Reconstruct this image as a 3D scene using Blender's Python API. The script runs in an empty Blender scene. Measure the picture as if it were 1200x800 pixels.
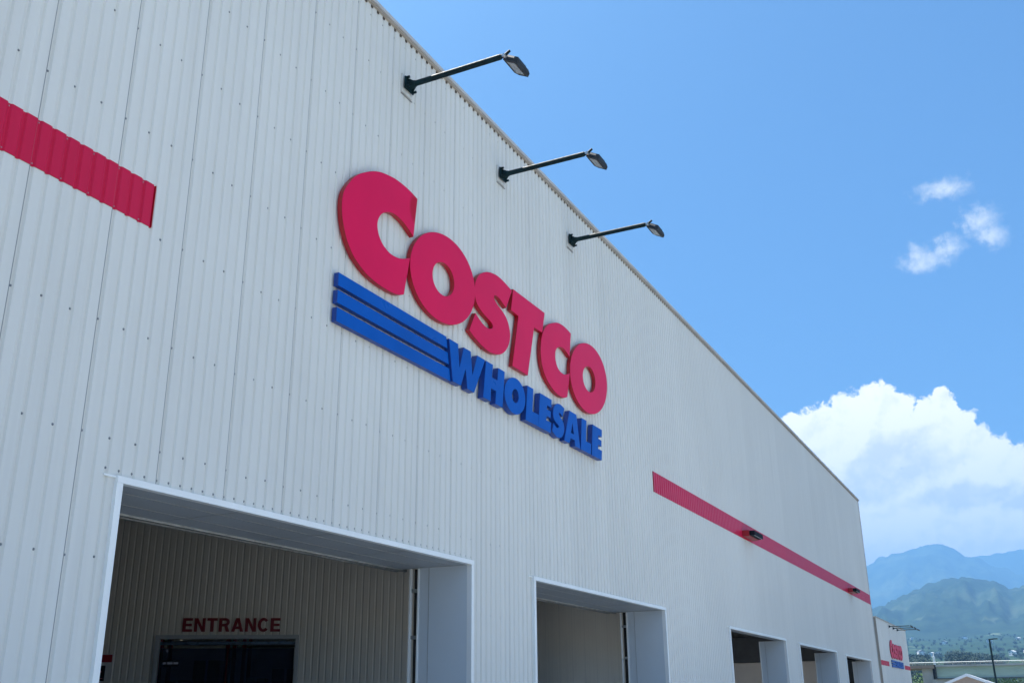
import bpy, math, random
from mathutils import Vector, Matrix, noise
random.seed(7)
C = bpy.context.scene
COL = C.collection
R_ = math.radians

# ------------------------------------------------------------ camera
CAM = (0.0, 0.0, 1.6)
cd = bpy.data.cameras.new('camera')
cam = bpy.data.objects.new('camera', cd); COL.objects.link(cam)
rt = Vector((0.45170393, -0.89212261, -0.00898953))
up = Vector((-0.29893093, -0.16083443, 0.94062351))
fw = Vector((0.84059732, 0.42219609, 0.33933259))
m = Matrix((rt, up, -fw)).transposed().to_4x4()
m.translation = Vector(CAM)
cam.matrix_world = m
cd.sensor_width = 36; cd.lens = 35.307; cd.clip_start = 0.1; cd.clip_end = 40000
C.camera = cam

# ------------------------------------------------------------ light, sky
SUN = Vector((0.12, 0.50, 1.10)).normalized()
SUN_EL = math.asin(SUN.z); SUN_AZ = math.atan2(SUN.x, SUN.y)
SKY_STRENGTH = 0.052
CLOUD_LEVEL = 0.68
sl = bpy.data.lights.new('sun', 'SUN'); sl.energy = 5.0; sl.angle = R_(0.5); sl.color = (1.0, 0.955, 0.89)
so = bpy.data.objects.new('sun', sl); COL.objects.link(so)
so.rotation_euler = (-SUN).to_track_quat('-Z', 'Y').to_euler(); so.location = (0, 0, 60)
C.view_settings.view_transform = 'Standard'; C.view_settings.look = 'None'
C.view_settings.exposure = 1.53; C.view_settings.gamma = 1.0
C.view_settings.use_curve_mapping = False
C.render.engine = 'CYCLES'
C.cycles.max_bounces = 8; C.cycles.diffuse_bounces = 5; C.cycles.volume_bounces = 1
C.cycles.sample_clamp_indirect = 6.0
C.cycles.filter_width = 1.5

class NT:
    """small helper to write node graphs"""
    def __init__(s, tree): s.t = tree; s.n = tree.nodes; s.l = tree.links
    def put(s, sock, v):
        if v is None: return
        if hasattr(v, 'is_output') or isinstance(v, bpy.types.NodeSocket): s.l.new(v, sock)
        else: sock.default_value = v
    def node(s, typ, **kw):
        nd = s.n.new(typ)
        for k, v in kw.items(): setattr(nd, k, v)
        return nd
    def math(s, op, a, b=None, c=None, clamp=False):
        nd = s.node('ShaderNodeMath', operation=op); nd.use_clamp = clamp
        s.put(nd.inputs[0], a); s.put(nd.inputs[1], b); s.put(nd.inputs[2], c)
        return nd.outputs[0]
    def vmath(s, op, a, b=None, scale=None):
        nd = s.node('ShaderNodeVectorMath', operation=op)
        s.put(nd.inputs[0], a); s.put(nd.inputs[1], b)
        if scale is not None: s.put(nd.inputs['Scale'], scale)
        return nd.outputs['Value'] if op in ('LENGTH', 'DOT_PRODUCT', 'DISTANCE') else nd.outputs['Vector']
    def comb(s, x, y, z=0.0):
        nd = s.node('ShaderNodeCombineXYZ')
        s.put(nd.inputs[0], x); s.put(nd.inputs[1], y); s.put(nd.inputs[2], z); return nd.outputs[0]
    def sep(s, v):
        nd = s.node('ShaderNodeSeparateXYZ'); s.put(nd.inputs[0], v); return nd.outputs
    def noise(s, vec, scale, detail=4, rough=.5, dist=0.0, out='Fac'):
        nd = s.node('ShaderNodeTexNoise'); s.put(nd.inputs['Vector'], vec)
        nd.inputs['Scale'].default_value = scale; nd.inputs['Detail'].default_value = detail
        nd.inputs['Roughness'].default_value = rough; nd.inputs['Distortion'].default_value = dist
        return nd.outputs[out]
    def maprange(s, v, a, b, c=0.0, d=1.0, smooth=False):
        nd = s.node('ShaderNodeMapRange'); nd.clamp = True
        if smooth: nd.interpolation_type = 'SMOOTHSTEP'
        s.put(nd.inputs[0], v); s.put(nd.inputs[1], a); s.put(nd.inputs[2], b); s.put(nd.inputs[3], c); s.put(nd.inputs[4], d)
        return nd.outputs[0]
    def mix(s, f, a, b, mode='MIX'):
        nd = s.node('ShaderNodeMix', data_type='RGBA', blend_type=mode)
        s.put(nd.inputs[0], f); s.put(nd.inputs[6], a); s.put(nd.inputs[7], b); return nd.outputs[2]

w = bpy.data.worlds.new('World'); C.world = w; w.use_nodes = True
N = NT(w.node_tree); N.n.clear()
sky = N.node('ShaderNodeTexSky', sky_type='NISHITA'); sky.sun_disc = False
sky.sun_elevation = SUN_EL; sky.sun_rotation = SUN_AZ
sky.altitude = 50; sky.air_density = 1.0; sky.dust_density = 4.0; sky.ozone_density = 5.0
D = N.node('ShaderNodeTexCoord').outputs['Generated']
dx, dy, dz = N.sep(D)
az = N.math('MULTIPLY', N.math('ARCTAN2', dy, dx), -180 / math.pi)
el = N.math('MULTIPLY', N.math('ARCSINE', dz), 180 / math.pi)
UV = N.comb(az, el)
def fbm(vec, sc): return N.noise(vec, sc, 9, .62)
n_big = N.node('ShaderNodeTexNoise'); N.put(n_big.inputs['Vector'], UV); n_big.inputs['Scale'].default_value = .55; n_big.inputs['Detail'].default_value = 7
n_big.inputs['Roughness'].default_value = .6
warp = N.vmath('SCALE', N.vmath('SUBTRACT', n_big.outputs['Color'], (.5, .5, .5)), scale=1.7)
UVw = N.vmath('ADD', UV, warp)
def blobs(lst, vec):
    f = None
    for (u, v, ru, rv) in lst:
        d = N.vmath('LENGTH', N.vmath('MULTIPLY', N.vmath('SUBTRACT', vec, (u, v, 0)), (1 / ru, 1 / rv, 0)))
        g = N.math('SUBTRACT', 1.0, d)
        if f is None: f = g
        else: f = N.math('SMOOTH_MAX', f, g, .12)
    return f
CUM = [(-3.5, 9.6, 6.5, 2.6), (-3.0, 7.7, 9.5, 1.5), (-10.34, 14.2, 1.01, 0.8), (-8.99, 13.9, 1.9, 1.5), (-7.3, 14.6, 1.6, 1.45), (-6.02, 15.0, 1.5, 1.3), (-5.06, 14.8, 0.9, 0.9), (-7.14, 12.6, 3.25, 2.4), (-4.9, 12.85, 2.3, 2.1), (-3.64, 14.0, 1.1, 1.05), (-2.72, 14.24, 0.9, 1.1), (-2.07, 13.2, 1.1, 1.15), (-3.34, 11.81, 2.47, 2.3), (-1.22, 12.0, 1.6, 1.5), (-0.62, 10.66, 1.76, 1.95), (0.43, 10.9, 1.5, 1.35), (1.03, 9.85, 2.26, 2.3), (-1.63, 9.46, 2.75, 2.14), (-5.33, 9.75, 4.51, 1.99), (-7.92, 9.94, 2.6, 1.8), (-3.0, 8.3, 7.0, 1.3), (4.5, 10.0, 3.5, 2.0), (-13, 11, 3.5, 2.2)]
SML = [(-0.9, 25.7, 2.0, 0.75), (0.70, 23.7, 1.35, 1.2), (1.2, 22.95, 1.0, 0.85), (-2.4, 22.35, 2.0, 0.72), (-2.7, 22.6, 0.9, 0.8), (-1.1, 22.8, 1.3, 0.75)]
# cumulus
fc = blobs(CUM, UVw)
det = N.math('SUBTRACT', fbm(UVw, 1.5), .5)
dens = N.maprange(N.math('ADD', fc, N.math('MULTIPLY', det, 1.15)), -.02, .20, 0, 1, True)
# light and shade inside the cumulus: slope of the puff field towards the sun
OFF = (-.42, .5, 0)
n1 = fbm(UVw, .62); n2 = fbm(N.vmath('ADD', UVw, OFF), .62)
m1 = fbm(UV, 1.6); m2 = fbm(N.vmath('ADD', UV, (-.14, .17, 0)), 1.6)
slope = N.math('ADD', N.math('MULTIPLY', N.math('SUBTRACT', n1, n2), 2.1), N.math('MULTIPLY', N.math('SUBTRACT', m1, m2), .7))
thick = blobs([(-5.2, 11.9, 2.6, 1.6), (-7.0, 11.0, 2.0, 1.2), (-2.3, 9.9, 3.0, .7), (1.0, 9.4, 2.0, .7)], UVw)
shade = N.math('ADD', N.maprange(thick, -.3, .6, 0, .95, True), N.math('MULTIPLY', slope, -1.0))
shade = N.math('ADD', shade, N.maprange(el, 7.0, 9.0, .22, 0), clamp=True)
ccol = N.mix(shade, (1.14, 1.03, .90, 1), (.76, .71, .63, 1))
# wisps
fs = blobs(SML, N.vmath('ADD', UV, N.vmath('SCALE', N.vmath('SUBTRACT', n_big.outputs['Color'], (.5, .5, .5)), scale=1.4)))
ds = N.math('MULTIPLY', N.maprange(N.math('ADD', fs, N.math('MULTIPLY', N.math('SUBTRACT', fbm(UV, 2.2), .5), 1.5)), -.05, 1.25, 0, 1, True), .85)
bg_sky = N.mix(1.0, sky.outputs[0], (SKY_STRENGTH * .47, SKY_STRENGTH * .84, SKY_STRENGTH * 1.12, 1), 'MULTIPLY')
c1 = N.mix(ds, bg_sky, (.42, .42, .40, 1))
c2 = N.mix(dens, c1, N.vmath('SCALE', ccol, scale=CLOUD_LEVEL))
# broad bright cloud layer added behind the camera to lighten and neutralise the wall (seen only in reflections and as light)
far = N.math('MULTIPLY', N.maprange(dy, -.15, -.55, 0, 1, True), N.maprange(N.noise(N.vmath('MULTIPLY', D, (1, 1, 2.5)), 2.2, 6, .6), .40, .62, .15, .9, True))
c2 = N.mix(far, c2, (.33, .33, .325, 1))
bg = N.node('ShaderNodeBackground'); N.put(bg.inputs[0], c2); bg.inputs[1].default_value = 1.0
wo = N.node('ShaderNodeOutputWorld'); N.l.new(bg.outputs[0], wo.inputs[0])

# ------------------------------------------------------------ materials
def mat(name, col, rough=.5, metal=0.0, var=.04, vscale=3.0, bump=0.0, bscale=40.0, spec=.5, coat=0.0, col2=None, stretch=(1, 1, 1)):
    mt = bpy.data.materials.new(name); mt.use_nodes = True
    M = NT(mt.node_tree); b = M.n['Principled BSDF']
    co = M.node('ShaderNodeTexCoord').outputs['Object']
    v = M.vmath('MULTIPLY', co, stretch)
    n = M.noise(v, vscale, 5, .6)
    c2 = col2 or tuple(max(0, c * (1 - 2.2 * var)) for c in col)
    hi = tuple(min(1, c * (1 + var)) for c in col) if not col2 else col
    M.put(b.inputs['Base Color'], M.mix(M.maprange(n, .3, .7), tuple(hi) + (1,), tuple(c2) + (1,)))
    M.put(b.inputs['Roughness'], M.maprange(M.noise(v, vscale * 2.3, 3), .3, .7, max(.02, rough - .07), min(1, rough + .07)))
    b.inputs['Metallic'].default_value = metal
    b.inputs['Specular IOR Level'].default_value = spec
    b.inputs['Coat Weight'].default_value = coat
    if bump:
        bn = M.node('ShaderNodeBump'); bn.inputs['Strength'].default_value = bump; bn.inputs['Distance'].default_value = .01
        M.put(bn.inputs['Height'], M.noise(v, bscale, 3)); M.l.new(bn.outputs[0], b.inputs['Normal'])
    return mt

def panel_mat(name, col, streak=.06, rough=.6, spec=.18):
    """coated steel sheet: each 762 mm sheet a touch different, faint run-off streaks, slight oil-canning"""
    mt = bpy.data.materials.new(name); mt.use_nodes = True
    M = NT(mt.node_tree); b = M.n['Principled BSDF']
    co = M.node('ShaderNodeTexCoord').outputs['Object']
    x, y, z = M.sep(co)
    cell = M.math('FLOOR', M.math('DIVIDE', M.math('SUBTRACT', x, 0.118), .762))
    wn = M.node('ShaderNodeTexWhiteNoise', noise_dimensions='1D'); M.put(wn.inputs['W'], cell)
    f1 = M.maprange(wn.outputs[0], 0, 1, .975, 1.02)
    st = M.noise(M.comb(M.math('MULTIPLY', x, 6.0), M.math('MULTIPLY', y, 6.0), M.math('MULTIPLY', z, .22)), 1.5, 5, .6)
    f2 = M.maprange(st, .45, .8, 1.0, 1 - streak)
    f3 = M.maprange(M.noise(co, .35, 3), .3, .7, .97, 1.02)
    f = M.math('MULTIPLY', M.math('MULTIPLY', f1, f2), f3)
    M.put(b.inputs['Base Color'], M.vmath('SCALE', tuple(col), scale=f))
    b.inputs['Roughness'].default_value = rough; b.inputs['Specular IOR Level'].default_value = spec
    bn = M.node('ShaderNodeBump'); bn.inputs['Strength'].default_value = .25; bn.inputs['Distance'].default_value = .02
    M.put(bn.inputs['Height'], M.noise(M.vmath('MULTIPLY', co, (1.3, 1.3, .35)), 1.8, 3)); M.l.new(bn.outputs[0], b.inputs['Normal'])
    return mt

M_WALL = panel_mat('ribbed_sheet', (.72, .715, .665), .07)
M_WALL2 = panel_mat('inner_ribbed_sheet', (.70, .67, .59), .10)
M_SEAM = mat('sheet_joint', (.26, .275, .28), .8)
M_STRIPE = panel_mat('red_sheet', (.62, .008, .058), .10, .36, .22)
M_SCREW = mat('screw_metal', (.22, .23, .24), .4, .6)
M_SCREWL = mat('pale_screw', (.50, .25, .32), .5, .2)
M_TRIM = mat('white_trim', (.89, .90, .87), .35, 0, .03, 1.5)
M_CAP = mat('roof_trim', (.40, .36, .31), .45, .1, .08, 2)
M_CAP2 = mat('roof_trim_pale', (.55, .54, .52), .45, .1, .06, 2)
M_DARK = mat('dark_closure', (.03, .026, .022), .9)
M_RIBSHADE = mat('brown_rib_shade', (.10, .085, .07), .9)
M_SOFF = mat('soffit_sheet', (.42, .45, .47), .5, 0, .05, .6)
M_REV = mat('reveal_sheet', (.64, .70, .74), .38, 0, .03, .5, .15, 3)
M_GALV = mat('galvanised', (.42, .43, .42), .4, .6, .15, 8)
M_CREAM = mat('cream_sheet', (.62, .62, .58), .6, 0, .12, 9)
M_LAMP = mat('dark_green_paint', (.003, .020, .024), .6, 0, .25, 12, spec=.2)
M_LAMPB = mat('dark_cast_metal', (.022, .028, .034), .6, .0, .2, 20, spec=.3)
M_LENS = mat('lamp_lens', (.27, .29, .29), .15, 0, .2, 40, spec=.8)
M_BLUE = mat('blue_acrylic', (.0, .10, .46), .34, 0, .06, 1.2, .05, 2, spec=.08)
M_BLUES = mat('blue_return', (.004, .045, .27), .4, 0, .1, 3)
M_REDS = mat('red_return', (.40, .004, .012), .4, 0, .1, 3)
M_TEXT = mat('red_lettering', (.20, .005, .010), .5, 0, .1, 10)
M_CONC = mat('concrete', (.36, .35, .33), .85, 0, .1, .8, .4, 30)
M_CEIL = mat('ceiling_deck', (.10, .105, .11), .7, 0, .12, 2)
M_BEAM = mat('steel_beam', (.075, .085, .095), .55, .1, .12, 2)
M_BLACK = mat('black_board', (.008, .009, .014), .7, spec=.15)
M_WHITEB = mat('white_board', (.62, .62, .60), .5)
M_PINK = mat('pink_emblem', (.45, .16, .22), .5)
M_REDB = mat('red_board', (.36, .01, .018), .45)
M_BEIGE = mat('beige_sheet', (.80, .77, .73), .6, 0, .05, .6)
M_BROWN = mat('brown_side_sheet', (.24, .20, .17), .7, 0, .08, .6)
M_ROOF = mat('roof_sheet', (.45, .45, .44), .5)

def face_red():
    mt = bpy.data.materials.new('red_acrylic'); mt.use_nodes = True
    M = NT(mt.node_tree); b = M.n['Principled BSDF']
    co = M.node('ShaderNodeTexCoord').outputs['Object']
    n = M.noise(co, 1.4, 4)
    base = M.mix(M.maprange(n, .3, .7), (.80, .005, .084, 1), (.73, .005, .078, 1))
    # an old repair patch at the tip of the first letter
    p = M.math('SUBTRACT', 1.0, M.vmath('LENGTH', M.vmath('MULTIPLY', M.vmath('SUBTRACT', co, (1.43, 0, 1.93)), (7.5, 0, 4.6))))
    base = M.mix(M.maprange(p, 0, .35, 0, .8), base, (.46, .004, .02, 1))
    M.put(b.inputs['Base Color'], base)
    b.inputs['Roughness'].default_value = .32; b.inputs['Specular IOR Level'].default_value = .09
    bn = M.node('ShaderNodeBump'); bn.inputs['Strength'].default_value = .05; bn.inputs['Distance'].default_value = .01
    M.put(bn.inputs['Height'], M.noise(co, 2.0, 2)); M.l.new(bn.outputs[0], b.inputs['Normal'])
    return mt
M_RED = face_red()

# ------------------------------------------------------------ mesh helpers
def wloc(o):
    v = Vector((0, 0, 0))
    while o: v += Vector(o.location); o = o.parent
    return v
def tag(o, label=None, cat=None, group=None, kind=None):
    for k, v in (('label', label), ('category', cat), ('group', group), ('kind', kind)):
        if v: o[k] = v
    return o
def empty(name, loc, label=None, cat=None, group=None):
    o = bpy.data.objects.new(name, None); COL.objects.link(o); o.location = loc
    return tag(o, label, cat, group)
class MB:
    def __init__(s): s.v = []; s.f = []; s.m = []
    def quad(s, a, b, c, d, mi=0):
        i = len(s.v); s.v += [tuple(a), tuple(b), tuple(c), tuple(d)]; s.f.append((i, i + 1, i + 2, i + 3)); s.m.append(mi)
    def poly(s, pts, mi=0):
        i = len(s.v); s.v += [tuple(p) for p in pts]; s.f.append(tuple(range(i, i + len(pts)))); s.m.append(mi)
    def box(s, x0, x1, y0, y1, z0, z1, mi=0, fn=None, bev=0.0):
        if bev:
            return s.bbox(x0, x1, y0, y1, z0, z1, mi, bev)
        P = [(x, y, z) for z in (z0, z1) for y in (y0, y1) for x in (x0, x1)]
        if fn: P = [fn(p) for p in P]
        i = len(s.v); s.v += [tuple(p) for p in P]
        for f in ((0, 2, 3, 1), (4, 5, 7, 6), (0, 1, 5, 4), (2, 6, 7, 3), (0, 4, 6, 2), (1, 3, 7, 5)):
            s.f.append(tuple(i + k for k in f)); s.m.append(mi)
        return s
    def bbox(s, x0, x1, y0, y1, z0, z1, mi, b):
        import bmesh
        bm = bmesh.new(); bmesh.ops.create_cube(bm, size=1)
        for v in bm.verts:
            v.co = Vector(((x0 + x1) / 2 + v.co.x * (x1 - x0), (y0 + y1) / 2 + v.co.y * (y1 - y0), (z0 + z1) / 2 + v.co.z * (z1 - z0)))
        bmesh.ops.bevel(bm, geom=bm.edges[:], offset=b, segments=2, profile=.5, affect='EDGES')
        bm.verts.ensure_lookup_table(); i = len(s.v)
        for k, v in enumerate(bm.verts): v.index = k
        s.v += [tuple(v.co) for v in bm.verts]
        for f in bm.faces: s.f.append(tuple(i + v.index for v in f.verts)); s.m.append(mi)
        bm.free(); return s
    def tube(s, a, b, r, r2=None, n=12, mi=0, cap=True):
        a = Vector(a); b = Vector(b); r2 = r if r2 is None else r2
        d = (b - a).normalized(); t = d.orthogonal().normalized(); u = d.cross(t)
        i = len(s.v)
        for (c, q) in ((a, r), (b, r2)):
            for k in range(n):
                an = 2 * math.pi * k / n; s.v.append(tuple(c + (t * math.cos(an) + u * math.sin(an)) * q))
        for k in range(n):
            s.f.append((i + k, i + (k + 1) % n, i + n + (k + 1) % n, i + n + k)); s.m.append(mi)
        if cap:
            s.f.append(tuple(i + k for k in reversed(range(n)))); s.m.append(mi)
            s.f.append(tuple(i + n + k for k in range(n))); s.m.append(mi)
        return s
    def build(s, name, mats, parent=None, smooth=False, **kw):
        if not isinstance(mats, (list, tuple)): mats = [mats]
        o0 = wloc(parent) if parent else Vector((0, 0, 0))
        me = bpy.data.meshes.new(name)
        me.from_pydata([(a - o0.x, b - o0.y, c - o0.z) for a, b, c in s.v], [], s.f)
        for mt in mats: me.materials.append(mt)
        me.polygons.foreach_set('material_index', s.m)
        if smooth: me.polygons.foreach_set('use_smooth', [True] * len(me.polygons))
        me.update()
        o = bpy.data.objects.new(name, me); COL.objects.link(o)
        if parent: o.parent = parent
        return tag(o, kw.get('label'), kw.get('cat'), kw.get('group'), kw.get('kind'))
def children(o): return [c for c in bpy.data.objects if c.parent == o]
def copy_tree(o, parent=None):
    c = o.copy(); COL.objects.link(c); c.parent = parent
    for ch in list(children(o)): copy_tree(ch, c)
    return c

# ------------------------------------------------------------ ribbed sheet
PITCH, SEAM, X_SEAM, DEP = .127, .762, 4.182, .0145   # X_SEAM: one joint between sheets
def rib_y(s, dep=DEP):
    """depth behind the outer crest at distance s along the wall"""
    t = ((s - X_SEAM) / PITCH) % 1.0
    if t < .10 or t >= .97: r = 1.0
    elif t < .20: r = 1 - (t - .10) / .10
    elif t < .87: r = 0.0
    else: r = (t - .87) / .10
    return r * dep
def rib_breaks(a, b, extra=(), seam=True):
    xs = {round(a, 5), round(b, 5)} | {round(e, 5) for e in extra if a <= e <= b}
    k = math.floor((a - X_SEAM) / PITCH) - 1
    while X_SEAM + k * PITCH < b:
        for t in (.10, .20, .87, .97):
            x = X_SEAM + (k + t) * PITCH
            if a < x < b: xs.add(round(x, 5))
        k += 1
    return sorted(xs)
def corrugated(mb, a, b, z0, z1, mp, holes=(), off=0.0, mi=0, seam=True, mi_dark=None):
    """mp(s, d, z) -> world point, d measured behind the crest plane"""
    xs = rib_breaks(a, b, [h for ho in holes for h in ho[:2]])
    for x0, x1 in zip(xs, xs[1:]):
        if x1 - x0 < 1e-4: continue
        xm = (x0 + x1) / 2; zb = z0
        for h in holes:
            if h[0] < xm < h[1]: zb = h[2]
        d0, d1 = rib_y(x0 + 1e-4) - off, rib_y(x1 - 1e-4) - off
        if zb < z1: mb.quad(mp(x0, d0, zb), mp(x1, d1, zb), mp(x1, d1, z1), mp(x0, d0, z1), mi)
    if seam and mi_dark is not None:
        k = math.ceil((a - X_SEAM) / SEAM)
        while X_SEAM + k * SEAM < b:       # the lapped edge of each sheet: a hair-thin open joint
            x = X_SEAM + k * SEAM + .0355; zb = z0
            x = X_SEAM + k * SEAM - .012
            for h in holes:
                if h[0] < x < h[1]: zb = h[2]
            if zb < z1:
                d = rib_y(x) - off
                mb.box(x, x + .0055, 0, 1, zb, z1, mi_dark, fn=lambda p, d=d: mp(p[0], d - .0015 + p[1] * .004, p[2]))
            k += 1
def screw(mb, mp, s, z, d, mi, r=.0072):
    pts = [mp(s + r * math.cos(a), d - .006, z + r * math.sin(a)) for a in [k * math.pi / 3 for k in range(6)]]
    base = [mp(s + 1.5 * r * math.cos(a), d - .001, z + 1.5 * r * math.sin(a)) for a in [k * math.pi / 3 for k in range(6)]]
    mb.poly(pts, mi)
    for k in range(6): mb.quad(base[k], base[(k + 1) % 6], pts[(k + 1) % 6], pts[k], mi)

# ------------------------------------------------------------ ground
g = MB(); g.quad((-12000, -12000, 0), (12000, -12000, 0), (12000, 12000, 0), (-12000, 12000, 0))
g.build('ground', mat('grassy_ground', (.10, .14, .06), .95, 0, .3, .02, col2=(.16, .15, .09)), kind='structure')
g = MB(); g.quad((-60, -70, .004), (170, -70, .004), (170, 14.6, .004), (-60, 14.6, .004))
for k in range(26):   # parking bays opposite the wall
    x = -20 + k * 2.7
    g.quad((x, -16, .008), (x + .12, -16, .008), (x + .12, -11, .008), (x, -11, .008), 1)
g.build('parking_lot', [mat('worn_asphalt', (.19, .187, .18), .9, 0, .12, .5, .5, 60), mat('road_paint', (.75, .75, .72), .7)], kind='structure')
g = MB(); g.quad((-40, -10.8, .012), (24, -10.8, .012), (24, 5.6, .012), (-40, 5.6, .012))
g.build('bounce_forecourt', mat('pale_paving', (.46, .455, .44), .9, 0, .10, .5, .5, 60), kind='structure')  # unseen pale paving, added to bounce more sun onto the near wall
g = MB(); g.box(-12, 44.5, 5.6, 40, -.2, .12)
g.build('floor_slab', M_CONC, kind='structure')

# ------------------------------------------------------------ warehouse
XL, XR, YF, ZT = -12.0, 44.55, 6.0, 9.58
DOORS = [(5.345, 10.74, 3.185), (12.53, 17.93, 3.17), (22.31, 27.70, 3.10), (29.46, 35.10, 3.08), (36.90, 42.45, 3.04)]
bld = empty('warehouse_building', (0, 6, 0), 'large white ribbed metal warehouse with red stripe and square doorways in front', 'building')
fp = lambda s, d, z: (s, YF + d, z)
mb = MB(); corrugated(mb, XL, XR, 0.12, ZT, fp, DOORS, mi=0, mi_dark=1)
rows = [0.865, 1.745, 2.625, 3.505, 4.385, 5.265, 6.145, 7.025, 7.905, 8.785, 9.45]
def in_logo(x, z): return False
k = 0
x = X_SEAM + math.ceil((XL - X_SEAM) / PITCH) * PITCH
n_rib = math.ceil((XL - X_SEAM) / PITCH)
while x < XR - .02:
    for j, z in enumerate(rows):
        if n_rib % 2: continue
        if any(a - .02 < x < b + .02 and z < t + .06 for a, b, t in DOORS): continue
        if j == 5 and (x < 5.36 or x > 17.76): continue
        screw(mb, fp, x + random.uniform(-.004, .004) + .004, z + random.uniform(-.012, .012), DEP, 2)
    for a, b, t in DOORS:
        if a - .15 < x < b + .1: screw(mb, fp, x + .004, t + .098 + random.uniform(-.004, .004), DEP, 2)
    x += PITCH; n_rib += 1
mb.build('front_wall', [M_WALL, M_SEAM, M_SCREW], bld)
# end wall returns, back, roof
mb = MB(); corrugated(mb, 6.02, 40, 0.12, ZT, lambda s, d, z: (XR - d, s, z)); corrugated(mb, 6.02, 40, 0.12, ZT, lambda s, d, z: (XL + d, s, z))
mb.quad((XL, 40, 0), (XR, 40, 0), (XR, 40, ZT), (XL, 40, ZT)); mb.build('side_wall', M_WALL, bld)
mb = MB()      # flat roof with a skylight opening added to brighten the far bay's partition
for (a, b, c, d) in ((XL + .03, 37.5, 6.06, 40), (42.5, XR - .03, 6.06, 40), (37.5, 42.5, 6.06, 12.0), (37.5, 42.5, 16.0, 40)): mb.box(a, b, c, d, 9.2, 9.32)
mb.build('roof', M_ROOF, bld)
# corner flashing at the far end and cap at the top
mb = MB(); mb.box(XR - .06, XR + .012, 5.985, 6.016, 0.12, ZT); mb.build('corner_trim', M_CAP2, bld)
mb = MB()
mb.box(XL - .02, XR + .03, 5.962, 6.3, 9.575, 9.640, 0); mb.box(XL - .02, XR + .035, 5.945, 5.9615, 9.600, 9.645, 1)
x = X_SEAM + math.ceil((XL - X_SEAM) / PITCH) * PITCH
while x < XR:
    mb.box(x - .008, x + .030, 5.996, 6.006, 9.545, 9.5745, 2); x += PITCH  # dark blocks stand in for shade in the rib gaps under the cap
mb.build('roof_cap', [M_CAP, M_CAP2, M_RIBSHADE], bld)
# red stripes of ribbed sheet
def stripe(a, b, z0, z1, y, parent, fp=fp, dk=M_DARK):
    mb = MB(); corrugated(mb, a, b, z0, z1, fp, off=.007)
    xs = rib_breaks(a, b)
    for x0, x1 in zip(xs, xs[1:]):
        for z in (z0, z1):
            mb.quad(fp(x0, rib_y(x0 + 1e-4) - .007, z), fp(x1, rib_y(x1 - 1e-4) - .007, z), fp(x1, rib_y(x1 - 1e-4) - .0005, z), fp(x0, rib_y(x0 + 1e-4) - .0005, z), 1)
    for x0 in (a, b): mb.box(x0 - .002, x0 + .002, y - .009, y + .018, z0, z1, 1)
    x = X_SEAM + math.ceil((a - X_SEAM) / PITCH) * PITCH; k = round((x - X_SEAM) / PITCH)
    while x < b:
        if k % 2 == 0:
            for z in (z0 + .022, z1 - .022): screw(mb, fp, x + .004, z, DEP - .007, 2, .005)
        x += PITCH; k += 1
    return mb.build('red_stripe', [M_STRIPE, M_REDS, M_SCREWL], parent)
stripe(XL, 5.33, 5.315, 5.70, YF, bld)
stripe(17.785, XR + .006, 5.30, 5.69, YF, bld)

# doorways
YI = 6.95
for i, (a, b, t) in enumerate(DOORS):
    mb = MB(); w_ = .058
    mb.box(a - w_, b + w_, 5.962, 6.03, t, t + .052)                                       # header flashing
    mb.box(a - .17, a - w_ - .001, 5.985, 6.0, t + .036, t + .050)
    mb.box(a - w_, a, 5.964, 6.03, .12, t - .001); mb.box(b, b + w_, 5.964, 6.03, .12, t - .001)
    dw = mb.build('doorway', M_TRIM, bld)
    far = i >= 2
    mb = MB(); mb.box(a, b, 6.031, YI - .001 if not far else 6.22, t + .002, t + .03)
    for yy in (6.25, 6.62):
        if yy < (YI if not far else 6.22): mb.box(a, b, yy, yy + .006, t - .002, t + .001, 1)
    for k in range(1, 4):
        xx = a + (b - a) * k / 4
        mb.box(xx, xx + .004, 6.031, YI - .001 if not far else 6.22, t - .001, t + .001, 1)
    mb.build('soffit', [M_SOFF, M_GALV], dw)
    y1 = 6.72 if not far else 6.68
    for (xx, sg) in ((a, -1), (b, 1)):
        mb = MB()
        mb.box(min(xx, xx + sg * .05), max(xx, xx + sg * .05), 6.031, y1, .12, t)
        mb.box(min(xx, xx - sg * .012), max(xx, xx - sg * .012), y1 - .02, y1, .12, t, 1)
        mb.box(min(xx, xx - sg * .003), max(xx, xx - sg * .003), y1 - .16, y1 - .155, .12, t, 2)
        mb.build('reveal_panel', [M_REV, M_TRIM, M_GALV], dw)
    if not far:
        for (xx, sg) in ((a, -1), (b, 1)):
            mb = MB()
            mb.box(min(xx - sg * .02, xx + sg * .03), max(xx - sg * .02, xx + sg * .03), 6.812, 6.832, .12, t - .001, 0)
            mb.box(min(xx + sg * .05, xx + sg * .12), max(xx + sg * .05, xx + sg * .12), y1 + .001, 6.80, .12, t, 1)
            for z in (.7, 1.25, 1.8, 2.35, 2.9):
                mb.box(min(xx, xx + sg * .049), max(xx, xx + sg * .049), y1 + .001, 6.811, z, z + .04, 2)
            mb.build('door_track', [M_TRIM, M_DARK, M_GALV], dw)
        mb = MB(); mb.box(a - .1, b + .1, YI, YI + .04, t - .016, t + .25, 0); mb.box(a - .1, b + .1, YI + .041, YI + .12, t + .03, t + .33, 1)
        mb.box(a - .1, b + .1, YI + .121, YI + .15, t - .012, t + .33, 0)
        mb.build('door_header', [M_GALV, M_DARK], dw)

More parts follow.
